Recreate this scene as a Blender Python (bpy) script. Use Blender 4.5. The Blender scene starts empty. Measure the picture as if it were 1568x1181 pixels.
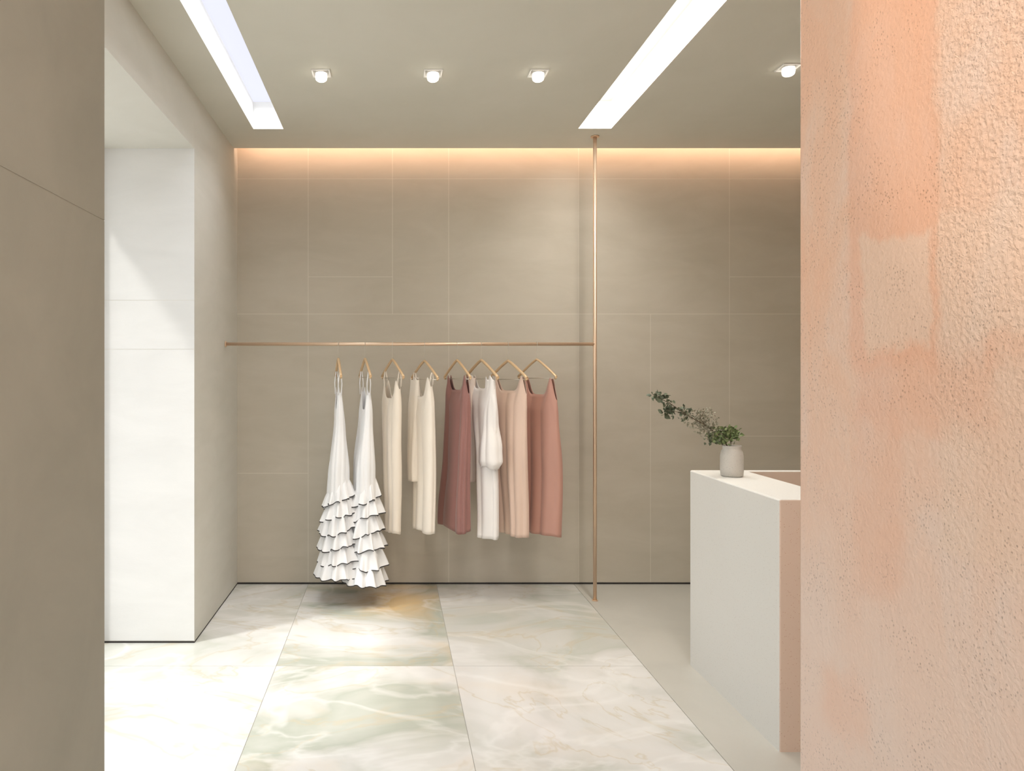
import bpy, bmesh, math, random
from mathutils import Vector, Matrix
random.seed(7)
S = bpy.context.scene
COL = S.collection
S.view_settings.view_transform = 'Standard'
F = 1089.0; VX, VY = 600.0, 570.0; EYE = 1.55

def lin(c):
    return tuple(((v/255)/12.92 if v/255 <= .04045 else ((v/255+.055)/1.055)**2.4) for v in c)+(1,)

# ---------------------------------------------------------------- materials
def newmat(name, col, rough=.6, metal=0, spec=.5):
    m = bpy.data.materials.new(name); m.use_nodes = True
    nt = m.node_tree; b = nt.nodes['Principled BSDF']
    b.inputs['Base Color'].default_value = lin(col)
    b.inputs['Roughness'].default_value = rough
    b.inputs['Metallic'].default_value = metal
    b.inputs['Specular IOR Level'].default_value = spec
    return m, nt, b

def N(nt, t, **k):
    n = nt.nodes.new(t)
    for a, v in k.items(): setattr(n, a, v)
    return n

def coords(nt, scale=(1,1,1), loc=(0,0,0)):
    tc = N(nt, 'ShaderNodeTexCoord'); mp = N(nt, 'ShaderNodeMapping')
    mp.inputs['Scale'].default_value = scale; mp.inputs['Location'].default_value = loc
    nt.links.new(tc.outputs['Object'], mp.inputs['Vector'])
    return mp.outputs['Vector']

def noise(nt, vec, scale, detail=4, rough=.5, dist=0):
    n = N(nt, 'ShaderNodeTexNoise'); nt.links.new(vec, n.inputs['Vector'])
    n.inputs['Scale'].default_value = scale; n.inputs['Detail'].default_value = detail
    n.inputs['Roughness'].default_value = rough; n.inputs['Distortion'].default_value = dist
    return n.outputs['Fac']

def ramp(nt, fac, stops):
    r = N(nt, 'ShaderNodeValToRGB'); nt.links.new(fac, r.inputs['Fac'])
    e = r.color_ramp.elements
    while len(e) < len(stops): e.new(.5)
    for i, (p, c) in enumerate(stops):
        e[i].position = p; e[i].color = c if len(c) == 4 else lin(c)
    return r.outputs['Color']

def mix(nt, fac, a, b, mode='MIX'):
    m = N(nt, 'ShaderNodeMix', data_type='RGBA', blend_type=mode)
    if isinstance(fac, (int, float)): m.inputs[0].default_value = fac
    else: nt.links.new(fac, m.inputs[0])
    for i, v in ((6, a), (7, b)):
        if isinstance(v, tuple): m.inputs[i].default_value = v
        else: nt.links.new(v, m.inputs[i])
    return m.outputs[2]

def mth(nt, op, a, b=None, clamp=False):
    m = N(nt, 'ShaderNodeMath', operation=op); m.use_clamp = clamp
    for i, v in enumerate((a, b)):
        if v is None: continue
        if isinstance(v, (int, float)): m.inputs[i].default_value = v
        else: nt.links.new(v, m.inputs[i])
    return m.outputs[0]

def bump(nt, b, h, strength=.2, dist=.01):
    bn = N(nt, 'ShaderNodeBump'); nt.links.new(h, bn.inputs['Height'])
    bn.inputs['Strength'].default_value = strength; bn.inputs['Distance'].default_value = dist
    nt.links.new(bn.outputs['Normal'], b.inputs['Normal'])

def stone(name, c1, c2, rough=.7, sc=(1,1,3), nscale=2.0, bs=.08):
    m, nt, b = newmat(name, c1, rough)
    v = coords(nt, sc)
    f = noise(nt, v, nscale, 6, .6, .6)
    nt.links.new(ramp(nt, f, [(.3, c1), (.7, c2)]), b.inputs['Base Color'])
    bump(nt, b, noise(nt, v, 40, 5, .6), bs, .004)
    return m

M_back = stone('wall_stone_taupe', (189,181,164), (198,190,174))
M_seam = newmat('seam_light', (220,213,199))[0]
M_left = stone('plaster_pale', (210,208,198), (218,216,207))
M_leftbay = stone('plaster_bay', (219,219,216), (226,226,223))
M_ceil = stone('ceiling_plaster', (216,214,201), (221,219,207))
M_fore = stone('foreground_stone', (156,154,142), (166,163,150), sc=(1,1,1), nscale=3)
M_dark = newmat('shadow_gap', (40,36,32))[0]
M_white = newmat('white_paint', (235,234,230), .6)[0]
M_copper = newmat('brushed_champagne_brass', (232,204,176), .38, .7)[0]
M_gold = newmat('satin_brass', (228,198,158), .4, .45)[0]
M_wire = newmat('hook_wire', (215,208,195), .35, .7)[0]
M_frame = newmat('window_frame_bronze', (120,112,104), .5)[0]
M_ground = stone('terrace', (205,203,198), (220,218,212))

def emis(name, col, s):
    m, nt, b = newmat(name, (20,20,20))
    b.inputs['Emission Color'].default_value = lin(col)
    b.inputs['Emission Strength'].default_value = s
    return m

def peach():
    m, nt, b = newmat('peach_plaster', (230,170,140), .42)
    v = coords(nt)
    tc = N(nt, 'ShaderNodeTexCoord'); sp = N(nt, 'ShaderNodeSeparateXYZ'); nt.links.new(tc.outputs['Object'], sp.inputs[0])
    wob = mth(nt, 'MULTIPLY', mth(nt, 'SUBTRACT', noise(nt, v, 14, 4, .6), .5), .10)
    Y = mth(nt, 'ADD', sp.outputs['Y'], mth(nt, 'MULTIPLY', wob, .6)); Z = mth(nt, 'ADD', sp.outputs['Z'], wob)
    def step(x, e0, e1):
        r = N(nt, 'ShaderNodeMapRange', interpolation_type='SMOOTHSTEP'); nt.links.new(x, r.inputs[0])
        r.inputs[1].default_value = e0; r.inputs[2].default_value = e1; return r.outputs[0]
    def bandm(x, a, b_, s=.012):
        return mth(nt, 'MULTIPLY', step(x, a-s, a+s), mth(nt, 'SUBTRACT', 1.0, step(x, b_-s, b_+s)))
    f = noise(nt, coords(nt, (1, 1.2, .5)), 7, 5, .6, .5)
    base = ramp(nt, f, [(.36, (238,192,163)), (.5, (237,197,171)), (.66, (235,205,186))])
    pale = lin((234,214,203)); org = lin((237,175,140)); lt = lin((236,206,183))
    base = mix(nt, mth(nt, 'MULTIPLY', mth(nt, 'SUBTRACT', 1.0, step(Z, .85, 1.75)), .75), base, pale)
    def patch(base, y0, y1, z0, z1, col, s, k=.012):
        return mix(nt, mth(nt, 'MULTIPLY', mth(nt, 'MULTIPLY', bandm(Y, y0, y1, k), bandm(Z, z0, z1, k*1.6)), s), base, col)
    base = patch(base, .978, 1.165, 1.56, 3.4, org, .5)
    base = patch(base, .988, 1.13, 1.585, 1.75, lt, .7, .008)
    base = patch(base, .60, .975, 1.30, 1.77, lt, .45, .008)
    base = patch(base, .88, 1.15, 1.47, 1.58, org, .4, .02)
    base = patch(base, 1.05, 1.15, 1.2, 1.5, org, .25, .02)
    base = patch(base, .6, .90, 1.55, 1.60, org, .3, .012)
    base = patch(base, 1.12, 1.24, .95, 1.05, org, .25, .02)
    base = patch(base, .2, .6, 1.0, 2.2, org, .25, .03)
    vp = N(nt, 'ShaderNodeTexVoronoi'); nt.links.new(coords(nt, (1,1,.8)), vp.inputs['Vector']); vp.inputs['Scale'].default_value = 190
    pit = ramp(nt, vp.outputs['Distance'], [(.12, (60,60,60)), (.3, (255,255,255))])
    pm = ramp(nt, noise(nt, v, 13, 3), [(.42, (255,255,255)), (.6, (0,0,0))])
    pitm = mix(nt, pm, pit, (1,1,1,1))
    base = mix(nt, .3, base, mix(nt, 1.0, base, pitm, 'MULTIPLY'))
    nt.links.new(base, b.inputs['Base Color'])
    n1 = N(nt, 'ShaderNodeTexVoronoi', feature='SMOOTH_F1'); nt.links.new(v, n1.inputs['Vector']); n1.inputs['Scale'].default_value = 165
    nz = noise(nt, v, 170, 2, .5, 1.5)
    h = mth(nt, 'ADD', n1.outputs['Distance'], mth(nt, 'MULTIPLY', nz, .8))
    msk = mth(nt, 'ADD', .35, mth(nt, 'MULTIPLY', mth(nt, 'SUBTRACT', 1.0, step(Y, .95, 1.0)), mth(nt, 'ADD', .15, mth(nt, 'MULTIPLY', step(Z, 1.3, 1.8), .5))))
    h = mth(nt, 'MULTIPLY', h, msk)
    h = mth(nt, 'ADD', h, mth(nt, 'MULTIPLY', pitm, .3))
    bump(nt, b, h, .55, .0036)
    return m
M_peach = peach()

def marble(name, seed, green, gold, basec=(220,219,215), bias=0.0, veins=.45, spot=None):
    m, nt, b = newmat(name, basec, .17)
    v = coords(nt, (1, 1.5, 1), (seed*3.7, seed*1.9, 0))
    f = noise(nt, v, .8, 5, .5, 1.0)
    g = tuple(int(basec[i]*(1-green)+(160,167,150)[i]*green) for i in range(3))
    g2_ = tuple(int(g[i]*.6+basec[i]*.4) for i in range(3))
    col = ramp(nt, f, [(.34+bias, g2_), (.42+bias, g), (.45+bias, g2_), (.54+bias, basec), (.8, (228,227,226))])
    col = mix(nt, mth(nt, 'MULTIPLY', noise(nt, v, 2.5, 5, .6, 1.0), .3), col, lin((206,204,198)))
    f2 = noise(nt, v, .9, 4, .5, 1.5)
    gm = ramp(nt, f2, [(.52, (0,0,0)), (.68, (255,255,255))])
    col = mix(nt, mth(nt, 'MULTIPLY', gm, gold), col, lin((220,192,146)))
    if spot:
        # honey coloured cloud inside the slab
        d = N(nt, 'ShaderNodeVectorMath', operation='DISTANCE')
        wv = N(nt, 'ShaderNodeTexNoise'); nt.links.new(coords(nt), wv.inputs['Vector']); wv.inputs['Scale'].default_value = 2.5; wv.inputs['Detail'].default_value = 4
        ad = N(nt, 'ShaderNodeVectorMath', operation='MULTIPLY_ADD'); nt.links.new(wv.outputs['Color'], ad.inputs[0]); ad.inputs[1].default_value = (.7,.7,0); nt.links.new(coords(nt, (1,1,0)), ad.inputs[2])
        nt.links.new(ad.outputs[0], d.inputs[0]); d.inputs[1].default_value = (spot[0]+.35, spot[1]+.35, 0)
        sm = ramp(nt, mth(nt, 'DIVIDE', d.outputs['Value'], spot[2]), [(.25, (255,255,255)), (1.0, (0,0,0))])
        col = mix(nt, mth(nt, 'MULTIPLY', sm, .85), col, lin((216,182,130)))
    f3 = noise(nt, v, .8, 5, .5, 1.8)
    ab = mth(nt, 'ABSOLUTE', mth(nt, 'SUBTRACT', f3, .5))
    vm = ramp(nt, ab, [(.0, (255,255,255)), (.012, (60,60,60)), (.05, (0,0,0))])
    col = mix(nt, mth(nt, 'MULTIPLY', vm, veins), col, lin((196,182,152)))
    f4 = noise(nt, v, 1.0, 4, .5, 1.4)
    ab = mth(nt, 'ABSOLUTE', mth(nt, 'SUBTRACT', f4, .47))
    vm = ramp(nt, ab, [(.0, (255,255,255)), (.04, (0,0,0))])
    col = mix(nt, mth(nt, 'MULTIPLY', vm, .3), col, lin((238,238,236)))
    nt.links.new(col, b.inputs['Base Color'])
    return m

def terrazzo(name, c, spec=(205,201,193), sc=90):
    m, nt, b = newmat(name, c, .65)
    v = coords(nt)
    vo = N(nt, 'ShaderNodeTexVoronoi'); nt.links.new(v, vo.inputs['Vector']); vo.inputs['Scale'].default_value = sc
    d = ramp(nt, vo.outputs['Distance'], [(.10, (255,255,255)), (.2, (0,0,0))])
    nt.links.new(mix(nt, d, lin(c), lin(spec)), b.inputs['Base Color'])
    bump(nt, b, noise(nt, v, 130, 3), .12, .002)
    return m
M_counter = terrazzo('counter_plaster', (228,227,222), (212,209,203))
M_counter_bounce = terrazzo('counter_peach_bounce', (240,220,205), (218,186,166))  # counter front: peach light bounced off the wall, painted into the colour
M_recess = newmat('counter_inlay', (214,198,184), .5)[0]

def fabric(name, c, rough=.6):
    m, nt, b = newmat(name, c, rough)
    b.inputs['Sheen Weight'].default_value = .25
    v = coords(nt, (1,1,.3))
    nt.links.new(ramp(nt, noise(nt, v, 6, 3), [(.3, tuple(int(x*.96) for x in c)), (.7, c)]), b.inputs['Base Color'])
    w = N(nt, 'ShaderNodeTexNoise'); nt.links.new(coords(nt, (60,60,60)), w.inputs['Vector']); w.inputs['Scale'].default_value = 20
    bump(nt, b, w.outputs['Fac'], .05, .001)
    return m
FW = fabric('fabric_white', (248,248,248))
FC = fabric('fabric_cream', (241,229,212), .5)
FI = fabric('fabric_ivory', (246,237,223), .5)
FM = fabric('fabric_mauve', (152,106,98), .5)
FS = fabric('fabric_satin_white', (248,244,240), .4)
FB = fabric('fabric_blush', (224,196,178), .5)
FR = fabric('fabric_rose', (192,144,128), .5)
FP = fabric('fabric_pale_pink', (230,214,200))
FK = newmat('dark_trim', (60,58,58), .7)[0]

# ---------------------------------------------------------------- geometry helpers
def obj(name, bm, mats, smooth=False, parent=None):
    me = bpy.data.meshes.new(name); bm.normal_update(); bm.to_mesh(me); bm.free()
    for m in mats: me.materials.append(m)
    if smooth:
        for p in me.polygons: p.use_smooth = True
    o = bpy.data.objects.new(name, me); COL.objects.link(o)
    if parent: o.parent = parent
    return o

def box(bm, a, b, mi=0):
    (x0,y0,z0),(x1,y1,z1) = a, b
    vs = [bm.verts.new(p) for p in [(x0,y0,z0),(x1,y0,z0),(x1,y1,z0),(x0,y1,z0),(x0,y0,z1),(x1,y0,z1),(x1,y1,z1),(x0,y1,z1)]]
    for f in [(3,2,1,0),(4,5,6,7),(0,1,5,4),(1,2,6,5),(2,3,7,6),(3,0,4,7)]:
        fc = bm.faces.new([vs[i] for i in f]); fc.material_index = mi

def boxes(name, lst, mats, bevel=0, parent=None):
    bm = bmesh.new()
    for t in lst: box(bm, *t)
    o = obj(name, bm, mats, parent=parent)
    if bevel:
        md = o.modifiers.new('bv', 'BEVEL'); md.width = bevel; md.segments = 2
    return o

def tube(bm, pts, r, seg=10, mi=0, flat=1.0):
    pts = [Vector(p) for p in pts]; rings = []
    rs = r if isinstance(r, list) else [r]*len(pts)
    up = None
    for i, p in enumerate(pts):
        d = (pts[min(i+1, len(pts)-1)]-pts[max(i-1, 0)]).normalized()
        if up is None: up = Vector((0,0,1)) if abs(d.z) < .9 else Vector((1,0,0))
        s = d.cross(up).normalized(); up = s.cross(d).normalized()
        rings.append([bm.verts.new(p+s*math.cos(2*math.pi*k/seg)*rs[i]*flat+up*math.sin(2*math.pi*k/seg)*rs[i]) for k in range(seg)])
    for i in range(len(rings)-1):
        for k in range(seg):
            f = bm.faces.new([rings[i][k], rings[i][(k+1)%seg], rings[i+1][(k+1)%seg], rings[i+1][k]]); f.material_index = mi; f.smooth = True
    f = bm.faces.new(rings[0][::-1]); f.material_index = mi
    f = bm.faces.new(rings[-1]); f.material_index = mi

def empty(name, loc=(0,0,0)):
    e = bpy.data.objects.new(name, None); COL.objects.link(e); e.location = loc; e.empty_display_size = .1
    return e

# ---------------------------------------------------------------- room dims
YB = 5.2; XL = -1.13; XR = 3.3; ZC = 3.15; YC = 5.08; YP = 4.07; ZH = 2.83; YF = 1.856; YPE = 1.31
def bx(px): return (px-VX)*YB/F
def bz(py): return EYE-(py-VY)*YB/F

# back wall panels
bm = bmesh.new()
box(bm, (XL-.3, YB, -.02), (XR+.1, YB+.15, 3.6), 1)
T = 178
rects = [(355,472,893,725),(355,472,725,481),(472,687,893,481),(687,886,893,481),(886,996,893,481),(996,1117,893,481),(1117,1300,893,668),(1117,1300,668,481),
 (355,472,481,274),(472,601,481,424),(472,601,424,274),(601,687,481,274),(687,886,481,274),(886,1117,481,274),(1117,1300,481,424),(1117,1300,424,274),
 (355,472,274,T),(472,601,274,T),(601,687,274,T),(687,886,274,T),(886,1117,274,T),(1117,1300,274,T)]
g = .0015
for a, b_, y0, y1 in rects:
    z0 = max(bz(y0), .012)
    box(bm, (bx(a)+g, YB-.0006, z0+g), (bx(b_)-g, YB+.006, bz(y1)-g), 0)
box(bm, (XL, YB-.003, 0), (XR, YB+.01, .012), 2)
obj('wall_back', bm, [M_back, M_seam, M_dark])

# left wall / pillar
bm = bmesh.new()
box(bm, (-1.95, YP+.001, 0), (XL, YB+.05, 3.6), 0)
zz = [0.012, EYE-(535-570)/267.6, EYE-(460-570)/267.6, ZH+.2]
for i in (0, 1, 2):
    box(bm, (-1.95, YP, zz[i]+.0012), (XL-.0005, YP+.004, zz[i+1]-.0012), 1)
box(bm, (-1.95, YP-.001, 0), (XL-.002, YP+.01, .010), 2)
box(bm, (XL-.01, YP, 0), (XL+.001, YB, .008), 2)
obj('wall_left', bm, [M_left, M_leftbay, M_dark])
# header + bay soffit
boxes('wall_left_header', [((-1.95, YF-.3, ZH), (XL, YP, 3.6), 0)], [M_left])
# foreground jamb walls
bm = bmesh.new()
box(bm, (-1.95, -1.2, 0), (-.7508, YF-.002, 3.6), 0)
g2 = .0012
zj = [0, 1.945, 3.3]
for i in range(2):
    box(bm, (-.76, -1.2, zj[i]+g2), (-.75, YF, zj[i+1]-g2), 0)
obj('wall_entry_left', bm, [M_fore])
boxes('wall_entry_peach', [((.75, -1.2, 0), (3.5, YPE, 3.6), 0)], [M_peach], bevel=.006)
boxes('wall_right', [((XR, YPE, 0), (XR+.15, YB+.15, 3.6), 0)], [M_back])

# ceiling with holes
slots = [(-.911, -.713, 0.2, 4.68), (1.225, 1.44, 0.2, 4.67)]
dl = [(-.377, 3.80), (.22, 3.80), (.782, 3.80), (2.08, 3.73)]
hs = .043
holes = slots+[(x-hs, x+hs, y-hs, y+hs) for x, y in dl]
xs = sorted({-1.95, 3.5}|{h[0] for h in holes}|{h[1] for h in holes}); ys = sorted({-1.2, YC}|{h[2] for h in holes}|{h[3] for h in holes})
bm = bmesh.new()
for i in range(len(xs)-1):
    for j in range(len(ys)-1):
        cx, cy = (xs[i]+xs[i+1])/2, (ys[j]+ys[j+1])/2
        if any(h[0] < cx < h[1] and h[2] < cy < h[3] for h in holes): continue
        bm.faces.new([bm.verts.new((x, y, ZC)) for x, y in [(xs[i], ys[j]), (xs[i], ys[j+1]), (xs[i+1], ys[j+1]), (xs[i+1], ys[j])]])
box(bm, (-1.2, YC-.02, ZC+.0005), (XR, YC, ZC+.05), 0)
box(bm, (-1.2, YC-.3, 3.5), (XR, YB+.1, 3.6), 0)
box(bm, (-1.2, YC-.32, ZC+.01), (XR, YC-.30, 3.6), 0)
bmesh.ops.remove_doubles(bm, verts=bm.verts, dist=.0001)
obj('ceiling', bm, [M_ceil])

def recess(bm, x0, x1, y0, y1, h, mi=0):
    v = lambda x, y, z: bm.verts.new((x, y, z))
    c = [(x0,y0),(x1,y0),(x1,y1),(x0,y1)]
    for i in range(4):
        a, b_ = c[i], c[(i+1) % 4]
        f = bm.faces.new([v(a[0],a[1],ZC), v(b_[0],b_[1],ZC), v(b_[0],b_[1],ZC+h), v(a[0],a[1],ZC+h)]); f.material_index = mi
for k, (s, col, st, h, en, lc, spr) in enumerate([(slots[0], (234,236,252), 1.0, .18, 22, (.9,.94,1), 95), (slots[1], (242,236,222), .9, .18, 64, (1,.97,.93), 180)]):
    bm = bmesh.new(); recess(bm, *s, h, 0)
    f = bm.faces.new([bm.verts.new((x, y, ZC+h)) for x, y in [(s[0],s[2]),(s[0],s[3]),(s[1],s[3]),(s[1],s[2])]]); f.material_index = 1
    obj('ceiling_light_slot', bm, [M_white, emis('slot_diffuser_%d' % k, col, st)])
    L = bpy.data.lights.new('slot_light', 'AREA'); L.shape = 'RECTANGLE'; L.size = s[1]-s[0]-.02; L.size_y = s[3]-s[2]-.05; L.energy = en; L.color = lc; L.spread = math.radians(spr)
    o = bpy.data.objects.new('slot_light', L); COL.objects.link(o); o.location = ((s[0]+s[1])/2, (s[2]+s[3])/2, ZC+h-.01)

M_bulb = emis('lamp_glow', (255,244,228), 4)
for x, y in dl:
    e = empty('recessed_downlight', (x, y, ZC))
    bm = bmesh.new(); recess(bm, -hs, hs, -hs, hs, .06)
    for v in bm.verts: v.co.z -= ZC
    box(bm, (-hs, -hs, .058), (hs, hs, .06))
    t = .006
    for a, b_ in [((-hs-t,-hs-t,-.006),(hs+t,-hs,.0)),((-hs-t,hs,-.006),(hs+t,hs+t,0)),((-hs-t,-hs,-.006),(-hs,hs,0)),((hs,-hs,-.006),(hs+t,hs,0))]: box(bm, a, b_)
    obj('housing', bm, [M_white], parent=e)
    bm = bmesh.new()
    rings = []
    for r, z in [(.026, .05), (.031, -.006), (.032, -.026), (.029, -.038), (.022, -.044), (0.0005, -.047)]:
        rings.append([bm.verts.new((r*math.cos(a*math.pi/12), r*math.sin(a*math.pi/12), z)) for a in range(24)])
    for i in range(5):
        for k in range(24):
            f = bm.faces.new([rings[i][k], rings[i][(k+1)%24], rings[i+1][(k+1)%24], rings[i+1][k]]); f.material_index = 1 if i >= 1 else 0; f.smooth = True
    obj('lamp', bm, [M_white, M_bulb], parent=e)
    L = bpy.data.lights.new('spot', 'SPOT'); L.energy = 38; L.color = (1, .89, .76); L.spot_size = 1.15; L.spot_blend = 1; L.shadow_soft_size = .04
    o = bpy.data.objects.new('beam', L); COL.objects.link(o); o.parent = e; o.location = (0, 0, -.10)
    o.rotation_euler = (math.radians(6), 0, 0)

# cove LED
bm = bmesh.new(); box(bm, (XL+.02, YC-.06, ZC+.06), (XR-.02, YC-.03, ZC+.075))
obj('cove_led_strip', bm, [emis('led_peach', (255,190,150), 2)])
L = bpy.data.lights.new('cove_light', 'AREA'); L.shape = 'RECTANGLE'; L.size = XR-XL-.1; L.size_y = .04; L.energy = 10; L.color = (1, .62, .43)
o = bpy.data.objects.new('cove_light', L); COL.objects.link(o); o.location = ((XL+XR)/2, YC-.01, ZC+.10)
o.rotation_euler = Vector((0, .8, -.6)).to_track_quat('-Z', 'Y').to_euler()

# added unseen fill light and glowing panel overhead, to brighten the peach wall
boxes('added_fill_panel', [((-.45, -.75, ZC-.02), (.45, .35, ZC), 0)], [emis('fill_panel_glow', (255,246,236), 1.0)])
L = bpy.data.lights.new('added_fill_light', 'AREA'); L.shape = 'RECTANGLE'; L.size = .88; L.size_y = 1.08; L.energy = 28; L.color = (1, .97, .93)
o = bpy.data.objects.new('added_fill_light', L); COL.objects.link(o); o.location = (0, -.2, ZC-.025)

# floor
M1 = marble('onyx_white', 1, .45, .1); M2 = marble('onyx_green', 2.3, .8, .25, bias=.05); M3 = marble('onyx_gold', 5.1, .8, .5, bias=.05, spot=(.0, 4.78, .42)); M4 = marble('onyx_pale', 7.7, .45, .12, (216,215,212))
M5 = stone('floor_grey_stone', (190,188,180), (198,196,188), .35)
M6 = newmat('floor_joint', (170,167,158))[0]
bm = bmesh.new()
box(bm, (-1.66, -1.2, -.05), (XR, YB, -.003), 5)
jx = [-1.66, -.61, .325, 1.33]; jy = [-1.2, 1.85, 3.75, YB]
tm = {(0,0):0,(1,0):1,(2,0):3,(0,1):0,(1,1):1,(2,1):3,(0,2):0,(1,2):2,(2,2):3}
g = .0013
for i in range(3):
    for j in range(3):
        box(bm, (jx[i]+g, jy[j]+g, -.003), (jx[i+1]-g, jy[j+1]-g, 0), tm[(i, j)])
box(bm, (1.33+g, -1.2, -.003), (XR, YB, 0), 4)
obj('floor', bm, [M1, M2, M3, M4, M5, M6])
boxes('ground_exterior', [((-14, -8, -.1), (-1.67, 12, -.01), 0)], [M_ground])

# bay window
e = empty('window_1', (-1.70, 3, 0))
def wb(n, a, b_):
    o = boxes(n, [((a[0]+1.70, a[1]-3, a[2]), (b_[0]+1.70, b_[1]-3, b_[2]), 0)], [M_frame], parent=e); return o
wb('frame_head', (-1.73, YF, ZH-.03), (-1.69, YP-.01, ZH))
wb('frame_sill', (-1.73, YF, 0), (-1.69, YP-.01, .04))
wb('frame_jamb_near', (-1.73, YF, .04), (-1.69, YF+.04, ZH-.03))
wb('frame_jamb_far', (-1.73, YP-.05, .04), (-1.69, YP-.01, ZH-.03))

# ---------------------------------------------------------------- counter
c = empty('reception_counter')
X0, X1, Y0, Y1, ZT = 1.58, 2.9, 2.90, 3.77, 1.03
bm = bmesh.new()
def quad(bm, ps, mi):
    f = bm.faces.new([bm.verts.new(p) for p in ps]); f.material_index = mi
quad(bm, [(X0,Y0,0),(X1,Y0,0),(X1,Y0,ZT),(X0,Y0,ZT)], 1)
quad(bm, [(X0,Y1,0),(X0,Y0,0),(X0,Y0,ZT),(X0,Y1,ZT)], 0)
quad(bm, [(X1,Y1,0),(X0,Y1,0),(X0,Y1,ZT),(X1,Y1,ZT)], 0)
quad(bm, [(X1,Y0,0),(X1,Y1,0),(X1,Y1,ZT),(X1,Y0,ZT)], 0)
a0, a1, b0, b1, zr = 1.87, 2.8, 3.0, 3.72, ZT-.2
O = [(X0,Y0),(X1,Y0),(X1,Y1),(X0,Y1)]; I = [(a0,b0),(a1,b0),(a1,b1),(a0,b1)]
for i in range(4):
    j = (i+1) % 4
    quad(bm, [(*O[i],ZT),(*O[j],ZT),(*I[j],ZT),(*I[i],ZT)], 0)
    quad(bm, [(*I[i],ZT),(*I[j],ZT),(*I[j],zr),(*I[i],zr)], 2)
quad(bm, [(*p, zr) for p in I], 2)
bmesh.ops.remove_doubles(bm, verts=bm.verts, dist=.0001)
o = obj('body', bm, [M_counter, M_counter_bounce, M_recess], parent=c)
md = o.modifiers.new('bv', 'BEVEL'); md.width = .006; md.segments = 2; md.limit_method = 'ANGLE'

# vase + branch
e = empty('vase_with_branch', (1.697, 3.55, ZT))
bm = bmesh.new(); prof = [(0,0),(.046,0),(.052,.006),(.054,.03),(.054,.10),(.050,.122),(.043,.134),(.043,.148),(.046,.153),(.042,.153),(.038,.146),(.038,.03),(0,.028)]
rings = [[bm.verts.new((max(r,.0004)*math.cos(a*math.pi/20), max(r,.0004)*math.sin(a*math.pi/20), z+.001)) for a in range(40)] for r, z in prof]
for i in range(len(rings)-1):
    for k in range(40): bm.faces.new([rings[i][k], rings[i][(k+1)%40], rings[i+1][(k+1)%40], rings[i+1][k]])
obj('vase', bm, [terrazzo('vase_stoneware', (200,196,188), (160,155,147), 140)], True, e)
K = F/3.55
def P(px, py, dy=0): return Vector(((px-VX)/K-1.697, dy, EYE-(py-VY)/K-ZT))
M_stem = newmat('stem_brown', (92,80,62), .8)[0]
def leafm(n, c1, c2):
    m, nt, b = newmat(n, c1, .6); nt.links.new(ramp(nt, noise(nt, coords(nt), 40, 2), [(.35, c1), (.65, c2)]), b.inputs['Base Color']); return m
ML = [leafm('leaf_dark', (76,86,66), (106,114,90)), leafm('leaf_grey', (138,137,116), (160,154,136)), leafm('leaf_green', (98,116,72), (132,146,98))]
bm = bmesh.new()
main = [P(1117,720), P(1113,682,.0), P(1098,664,-.01), P(1076,650,-.02), P(1050,636,-.02), P(1025,618,-.01), P(1010,610), P(999,603,.01)]
tube(bm, main, [.003,.003,.0028,.0025,.0022,.002,.0015,.001], 6)
sec = [P(1112,700,.01), P(1106,672,.02), P(1085,658,.03), P(1068,640,.03), P(1078,628,.03)]
tube(bm, sec, .0015, 6)
for q in [[P(1117,700), P(1122,672,.01), P(1128,658,.02)], [P(1115,700), P(1108,668,-.02), P(1098,656,-.03)], [P(1116,700), P(1116,668,-.02), P(1114,656,-.02)], [P(1050,636,-.02), P(1032,630,-.03), P(1018,628,-.03)], [P(1076,650,-.02), P(1070,640,-.02), P(1074,630,-.03)]]:
    tube(bm, q, .0013, 5)
def leaf(bm, p, d, n, L, W, mi):
    d = d.normalized(); s = d.cross(n).normalized(); n = s.cross(d)
    pts = [p, p+d*L*.3+s*W, p+d*L*.65+s*W*.8, p+d*L-n*L*.15, p+d*L*.65-s*W*.8, p+d*L*.3-s*W]
    mid1 = p+d*L*.5-n*W*.3
    vs = [bm.verts.new(x) for x in pts]; m = bm.verts.new(mid1)
    for i in range(6):
        f = bm.faces.new([vs[i], vs[(i+1)%6], m]); f.material_index = mi+1; f.smooth = True
def rv(): return Vector((random.uniform(-1,1), random.uniform(-1,1), random.uniform(-1,1))).normalized()
def scatter(bm, cx, cy, rx, ry, n, L, mi, dep=.03, dy=0):
    for _ in range(n):
        a = random.uniform(0, 6.28); r = math.sqrt(random.random())
        p = P(cx+rx*r*math.cos(a), cy+ry*r*math.sin(a), random.uniform(-dep, dep)+dy)
        l = L*random.uniform(.6, 1.2); leaf(bm, p, rv(), rv(), l, l*.36, mi)
scatter(bm, 1003, 605, 8, 6, 20, .022, 0, .015)
scatter(bm, 1018, 613, 13, 9, 34, .026, 0, .02)
scatter(bm, 1022, 630, 12, 9, 18, .036, 0, .02)
scatter(bm, 1042, 632, 17, 11, 42, .024, 0, .02)
scatter(bm, 1062, 642, 19, 14, 130, .014, 1, .03)
scatter(bm, 1080, 643, 17, 19, 240, .013, 1, .03)
scatter(bm, 1088, 660, 20, 13, 140, .015, 1, .03)
scatter(bm, 1090, 672, 12, 8, 22, .026, 0, .03)
scatter(bm, 1108, 667, 22, 13, 200, .022, 2, .045)
scatter(bm, 1118, 662, 14, 8, 80, .022, 2, .03)
obj('branch', bm, [M_stem]+ML, parent=e)

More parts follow.
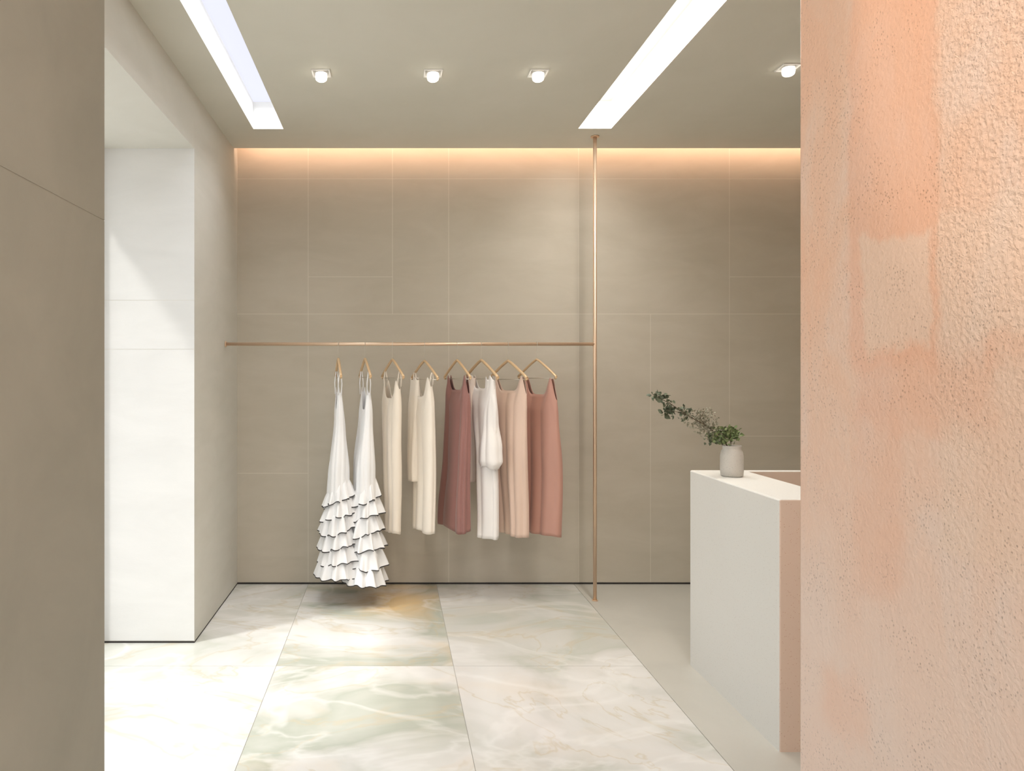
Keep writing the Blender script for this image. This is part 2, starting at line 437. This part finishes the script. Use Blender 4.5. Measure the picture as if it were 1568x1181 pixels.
# ---------------------------------------------------------------- rail
YR = 4.82; KR = F/YR; ZR = EYE+43/KR; XP = (911-VX)/KR
e = empty('clothing_rail', (XP, YR, 0))
bm = bmesh.new(); tube(bm, [(0,0,0.0),(0,0,ZC)], .0125, 20)
tube(bm, [(0,0,0),(0,0,.006)], .02, 24); tube(bm, [(0,0,ZC-.008),(0,0,ZC-.0005)], .028, 24)
obj('pole', bm, [M_copper], parent=e)
bm = bmesh.new(); tube(bm, [(XL-XP,0,ZR),(0,0,ZR)], .0115, 18); tube(bm, [(XL-XP+.0005,0,ZR),(XL-XP+.008,0,ZR)], .02, 20)
obj('rail', bm, [M_copper], parent=e)

# ---------------------------------------------------------------- hangers + garments
def U(px): return (px-VX)/KR
def Z(py): return EYE-(py-VY)/KR
HA = .36/2
def hanger(px, py, phi, drop=.115, thick=.0075):
    """origin at apex; local x along the arms"""
    z = Z(py); bm = bmesh.new()
    pts = []
    for i in range(-8, 9):
        t = i/8; pts.append((t*HA, 0, -drop*abs(t)**1.15+.002*(1-abs(t))))
    tube(bm, pts, thick, 8, 0, 1.2)
    for sx in (-1, 1): tube(bm, [(sx*HA, 0, -drop), (sx*(HA-.012), 0, -drop-.012)], thick, 8, 0)
    tube(bm, [(-HA+.012, 0, -drop-.010), (HA-.012, 0, -drop-.010)], .0028, 6, 1)
    h = ZR-z
    R = .0155
    hk2 = [(0,-R*math.cos(a), h+R*math.sin(a)) for a in [math.radians(d) for d in range(-20, 221, 20)]]
    hk = [(0,0,0), (0,0,h*.4), (0,-R*.6,h-.02)]+hk2
    rot = Matrix.Rotation(phi, 4, 'Z')  # hook plane stays across rail
    hk = [tuple(rot @ Vector(p)) for p in hk]
    tube(bm, hk, .0018, 6, 1)
    o = obj('clothes_hanger', bm, [M_gold, M_wire]); o.location = (U(px), YR, z); o.rotation_euler = (0, 0, -phi)
    return o

def interp(prof, t):
    for i in range(len(prof)-1):
        if prof[i][0] <= t <= prof[i+1][0] or i == len(prof)-2:
            a, b_ = prof[i], prof[i+1]; k = min(1, max(0, (t-a[0])/(b_[0]-a[0]+1e-9))); k = k*k*(3-2*k)
            return [a[j]+(b_[j]-a[j])*k for j in range(len(a))]

def body(bm, prof, topf, zb, folds, amp, mi=0, rows=44, seg=216, seed=0, hemw=.0, off=(0,0)):
    rnd = random.Random(seed); ph = [rnd.uniform(0, 6.28) for _ in range(6)]
    grid = []
    NF = folds*2+1
    for i in range(rows+1):
        t = i/rows
        hw, ht, cu, cv = interp(prof, t)[1:]
        ring = []
        for k in range(seg):
            a = 2*math.pi*k/seg; ca, sa = math.cos(a), math.sin(a)
            zt = topf(ca)
            zbb = zb + hemw*math.sin(3*a+ph[0])*.6+hemw*.5*math.sin(2*a+ph[1])
            z = zt+(zbb-zt)*t
            A = amp*(min(1, .12+t*1.3))**.8
            aw = a+.22*math.sin(2*a+ph[5])+.10*math.sin(3*a+ph[1])
            crease = 2*math.sqrt(math.sin(NF*aw/2+ph[2]+.25*t)**2+.02)-1.2
            d = A*(.6*crease+.5*math.sin(3*aw+ph[3]-.8*t)+.5*math.sin(2*a+ph[4]+1.2*t))
            x = hw*ca+d*ca*.5+cu+off[0]; y = ht*(abs(sa)**.8)*(1 if sa > 0 else -1)+d*(sa)+cv+off[1]
            y += .006*math.sin(5*t+ph[5])
            ring.append(bm.verts.new((x, y, z)))
        grid.append(ring)
    for i in range(len(grid)-1):
        for k in range(seg):
            f = bm.faces.new([grid[i][k], grid[i+1][k], grid[i+1][(k+1)%seg], grid[i][(k+1)%seg]]); f.smooth = True
            f.material_index = mi
    return grid

def top_strap(base, peak, s0=.6, w=.2, side=0.0):
    def f(ca):
        s = abs(ca); v = base+peak*math.exp(-((s-s0)/w)**2)
        if s > s0: v += side*(s-s0)/(1-s0)
        return v
    return f

def place(name, bm, mats, px, py, phi):
    o = obj(name, bm, mats); o.location = (U(px), YR, Z(py)); o.rotation_euler = (0, 0, -phi)
    md = o.modifiers.new('thickness', 'SOLIDIFY'); md.thickness = .0014
    return o
def straps(bm, s, ztop, zlow, mi=0, r=.003, half=.004):
    for sx in (-1, 1):
        for sy in (-1, 1):
            tube(bm, [(sx*s, sy*.004, ztop), (sx*s*.97, sy*.012, (ztop+zlow)/2), (sx*s*.92, sy*half, zlow)], r, 6, mi)
R = math.radians
def zr_(py, ap): return Z(py)-Z(ap)

# 1 & 2 ruffled dresses
def ruffle_dress(px, py, phi, zbot, seed, lean):
    hanger(px, py, phi)
    bm = bmesh.new()
    straps(bm, .125, -.085, -.24, 0, .0022, .01)
    prof = [(0,.10,.018,0,0),(.2,.12,.036,0,0),(.62,.145,.066,0,lean*.4),(.8,.145,.070,0,lean*.4),(1,.11,.055,0,lean)]
    body(bm, prof, top_strap(-.34, .15, .85, .28), zr_(790, py), 4, .012, seed=seed)
    zs = zr_(740, py); nt_ = 6
    rnd = random.Random(seed)
    for i in range(nt_):
        f = i/(nt_-1)
        z0 = zs+(zbot+.135-zs)*f; H = .125+.01*rnd.random()
        tilt = .07*(1-f)
        hw0 = .125+.05*f; ht0 = .062+.040*f
        cv = lean*(.6+.4*f)+.006*math.sin(i*2.1)
        ph1, ph2, ph3 = rnd.uniform(0, 6.28), rnd.uniform(0, 6.28), rnd.uniform(0, 6.28); kf = rnd.choice([8, 9, 10])
        seg = 200; rows = [0,.12,.3,.5,.7,.85,.95,1.0]; grid = []
        for t in rows:
            ring = []
            for k in range(seg):
                a = 2*math.pi*k/seg; ca, sa = math.cos(a), math.sin(a)
                fl = .040*(t**.7); w = (.019*t**.8)*(math.sin(kf*a+ph1+.5*math.sin(2*a))+.4*math.sin((kf*2+1)*a+ph2))
                x = (hw0+fl)*ca+w*ca; y = (ht0+fl)*sa+w*sa+cv+.007*t*math.cos(kf*a+ph2)
                z = z0+tilt*(sa*.6+ca*.5)-H*t+.008*t*math.sin(kf*a+ph1+.8)+.010*t*math.sin(2*a+ph3)
                ring.append(bm.verts.new((x, y, z)))
            grid.append(ring)
        for r_ in range(len(grid)-1):
            for k in range(seg):
                fc = bm.faces.new([grid[r_][k], grid[r_+1][k], grid[r_+1][(k+1)%seg], grid[r_][(k+1)%seg]]); fc.smooth = True
                fc.material_index = 1 if r_ == len(grid)-2 else 0
    return place('tiered_ruffle_dress', bm, [FW, FK], px, py, phi)
ruffle_dress(518, 550, R(80), zr_(880, 550), 3, .0)
ruffle_dress(559, 550, R(76), zr_(888, 550), 8, -.005)

# 3 cream slip
hanger(601, 551, R(66)); bm = bmesh.new(); straps(bm, .12, -.08, -.18, 0, .003, .012)
body(bm, [(0,.125,.022,0,0),(.15,.14,.038,0,0),(.5,.125,.040,0,0),(1,.095,.034,.0,0)], top_strap(-.26,.12,.8,.25), zr_(814,551), 3, .014, seed=11, hemw=.006)
place('cream_slip_dress', bm, [FC], 601, 551, R(66))
# 4 ivory with short layer
hanger(650, 553, R(63)); bm = bmesh.new(); straps(bm, .12, -.08, -.16, 0, .003, .012)
body(bm, [(0,.12,.022,0.0,0),(.15,.135,.038,0,0),(.5,.12,.042,.01,0),(1,.12,.040,.01,0)], top_strap(-.24,.13,.8,.25), zr_(812,553), 3, .014, seed=21, hemw=.006)
body(bm, [(0,.05,.018,-.09,-.02),(.3,.06,.035,-.085,-.025),(1,.05,.034,-.08,-.03)], top_strap(-.13,.02), zr_(738,553), 2, .007, seed=22)
place('ivory_layered_dress', bm, [FI], 648, 553, R(63))
# 5 mauve
hanger(700, 552, R(66)); bm = bmesh.new()
body(bm, [(0,.15,.016,0,0),(.12,.15,.040,0,0),(.5,.15,.052,0,0),(1,.185,.066,-.03,0)], top_strap(-.20,.10,.75,.2,-.04), zr_(809,552), 4, .018, seed=31, hemw=.014)
place('mauve_sleeveless_dress', bm, [FM], 700, 552, R(66))
# 6 satin white + pale pink layer
hanger(737, 552, R(60), thick=.009); bm = bmesh.new()
body(bm, [(0,.055,.02,-.11,-.012),(.3,.06,.035,-.12,-.02),(1,.05,.034,-.11,-.02)], top_strap(-.12,.02), zr_(740,552), 2, .007, 2, seed=41)
body(bm, [(0,.135,.016,.01,0),(.12,.14,.034,.02,0),(.5,.09,.045,.05,0),(1,.085,.042,.06,0)], top_strap(-.19,.09,.75,.22,-.03), zr_(820,552), 3, .014, 0, seed=42, hemw=.008)
body(bm, [(0,.045,.02,.10,.0),(.5,.06,.046,.085,0),(.8,.085,.062,.095,0),(.93,.09,.062,.10,0),(1,.07,.048,.095,0)], top_strap(-.13,.02), zr_(714,552), 3, .008, 0, seed=43, hemw=.010)
place('satin_blouse_and_skirt', bm, [FS, FK, FP], 738, 552, R(60))
# 7 blush
hanger(778, 553, R(56), thick=.009); bm = bmesh.new()
body(bm, [(0,.165,.016,.0,0),(.12,.165,.034,0,0),(.5,.155,.042,.01,0),(1,.13,.046,.04,0)], top_strap(-.20,.10,.78,.2,-.05), zr_(817,553), 4, .015, 0, seed=51, hemw=.005)
place('blush_sleeveless_dress', bm, [FB], 780, 553, R(56))
# 8 rose
hanger(822, 551, R(57)); bm = bmesh.new()
body(bm, [(0,.165,.016,0,0),(.12,.17,.036,0,0),(.5,.18,.050,.01,0),(1,.172,.056,.01,0)], top_strap(-.235,.115,.72,.2,-.05), zr_(815,551), 4, .016, 0, seed=61, hemw=.005)
place('rose_sleeveless_dress', bm, [FR], 826, 551, R(57))

# ---------------------------------------------------------------- light
W = bpy.data.worlds.new('World'); S.world = W; W.use_nodes = True
W.node_tree.nodes['Background'].inputs[0].default_value = (.94, .97, 1, 1)
W.node_tree.nodes['Background'].inputs[1].default_value = 1.85
L = bpy.data.lights.new('sun', 'SUN'); L.energy = 2.0; L.angle = math.radians(5); L.color = (1, .98, .95)
o = bpy.data.objects.new('sun', L); COL.objects.link(o); o.rotation_euler = Vector((1, .65, -1.43)).to_track_quat('-Z', 'Y').to_euler(); o.location = (-5, 0, 8)
# added spot and housing, standing in for sunlight high on the peach wall
e = empty('added_sun_patch_spot', (-.55, .50, ZC))
bm = bmesh.new(); tube(bm, [(0,0,0),(0,0,-.03)], .03, 20); dd = Vector((1.25,.2,-.85)).normalized(); tube(bm, [Vector((0,0,-.05))-dd*.05, Vector((0,0,-.05))+dd*.05], .03, 20)
obj('housing', bm, [M_white], parent=e)
L = bpy.data.lights.new('beam', 'SPOT'); L.energy = 40; L.color = (1, .89, .78); L.spot_size = R(33); L.spot_blend = .35; L.shadow_soft_size = .015
o = bpy.data.objects.new('beam', L); COL.objects.link(o); o.parent = e; o.location = Vector((0,0,-.05))+dd*.07; o.rotation_euler = dd.to_track_quat('-Z', 'Y').to_euler()

cam = bpy.data.cameras.new('camera'); cam.lens = F/1568*36; cam.sensor_width = 36; cam.sensor_fit = 'HORIZONTAL'
cam.shift_x = 184/1568; cam.shift_y = -20.5/1568; cam.clip_start = .02
o = bpy.data.objects.new('camera', cam); COL.objects.link(o); o.location = (0, 0, EYE); o.rotation_euler = (math.pi/2, 0, 0)
S.camera = o
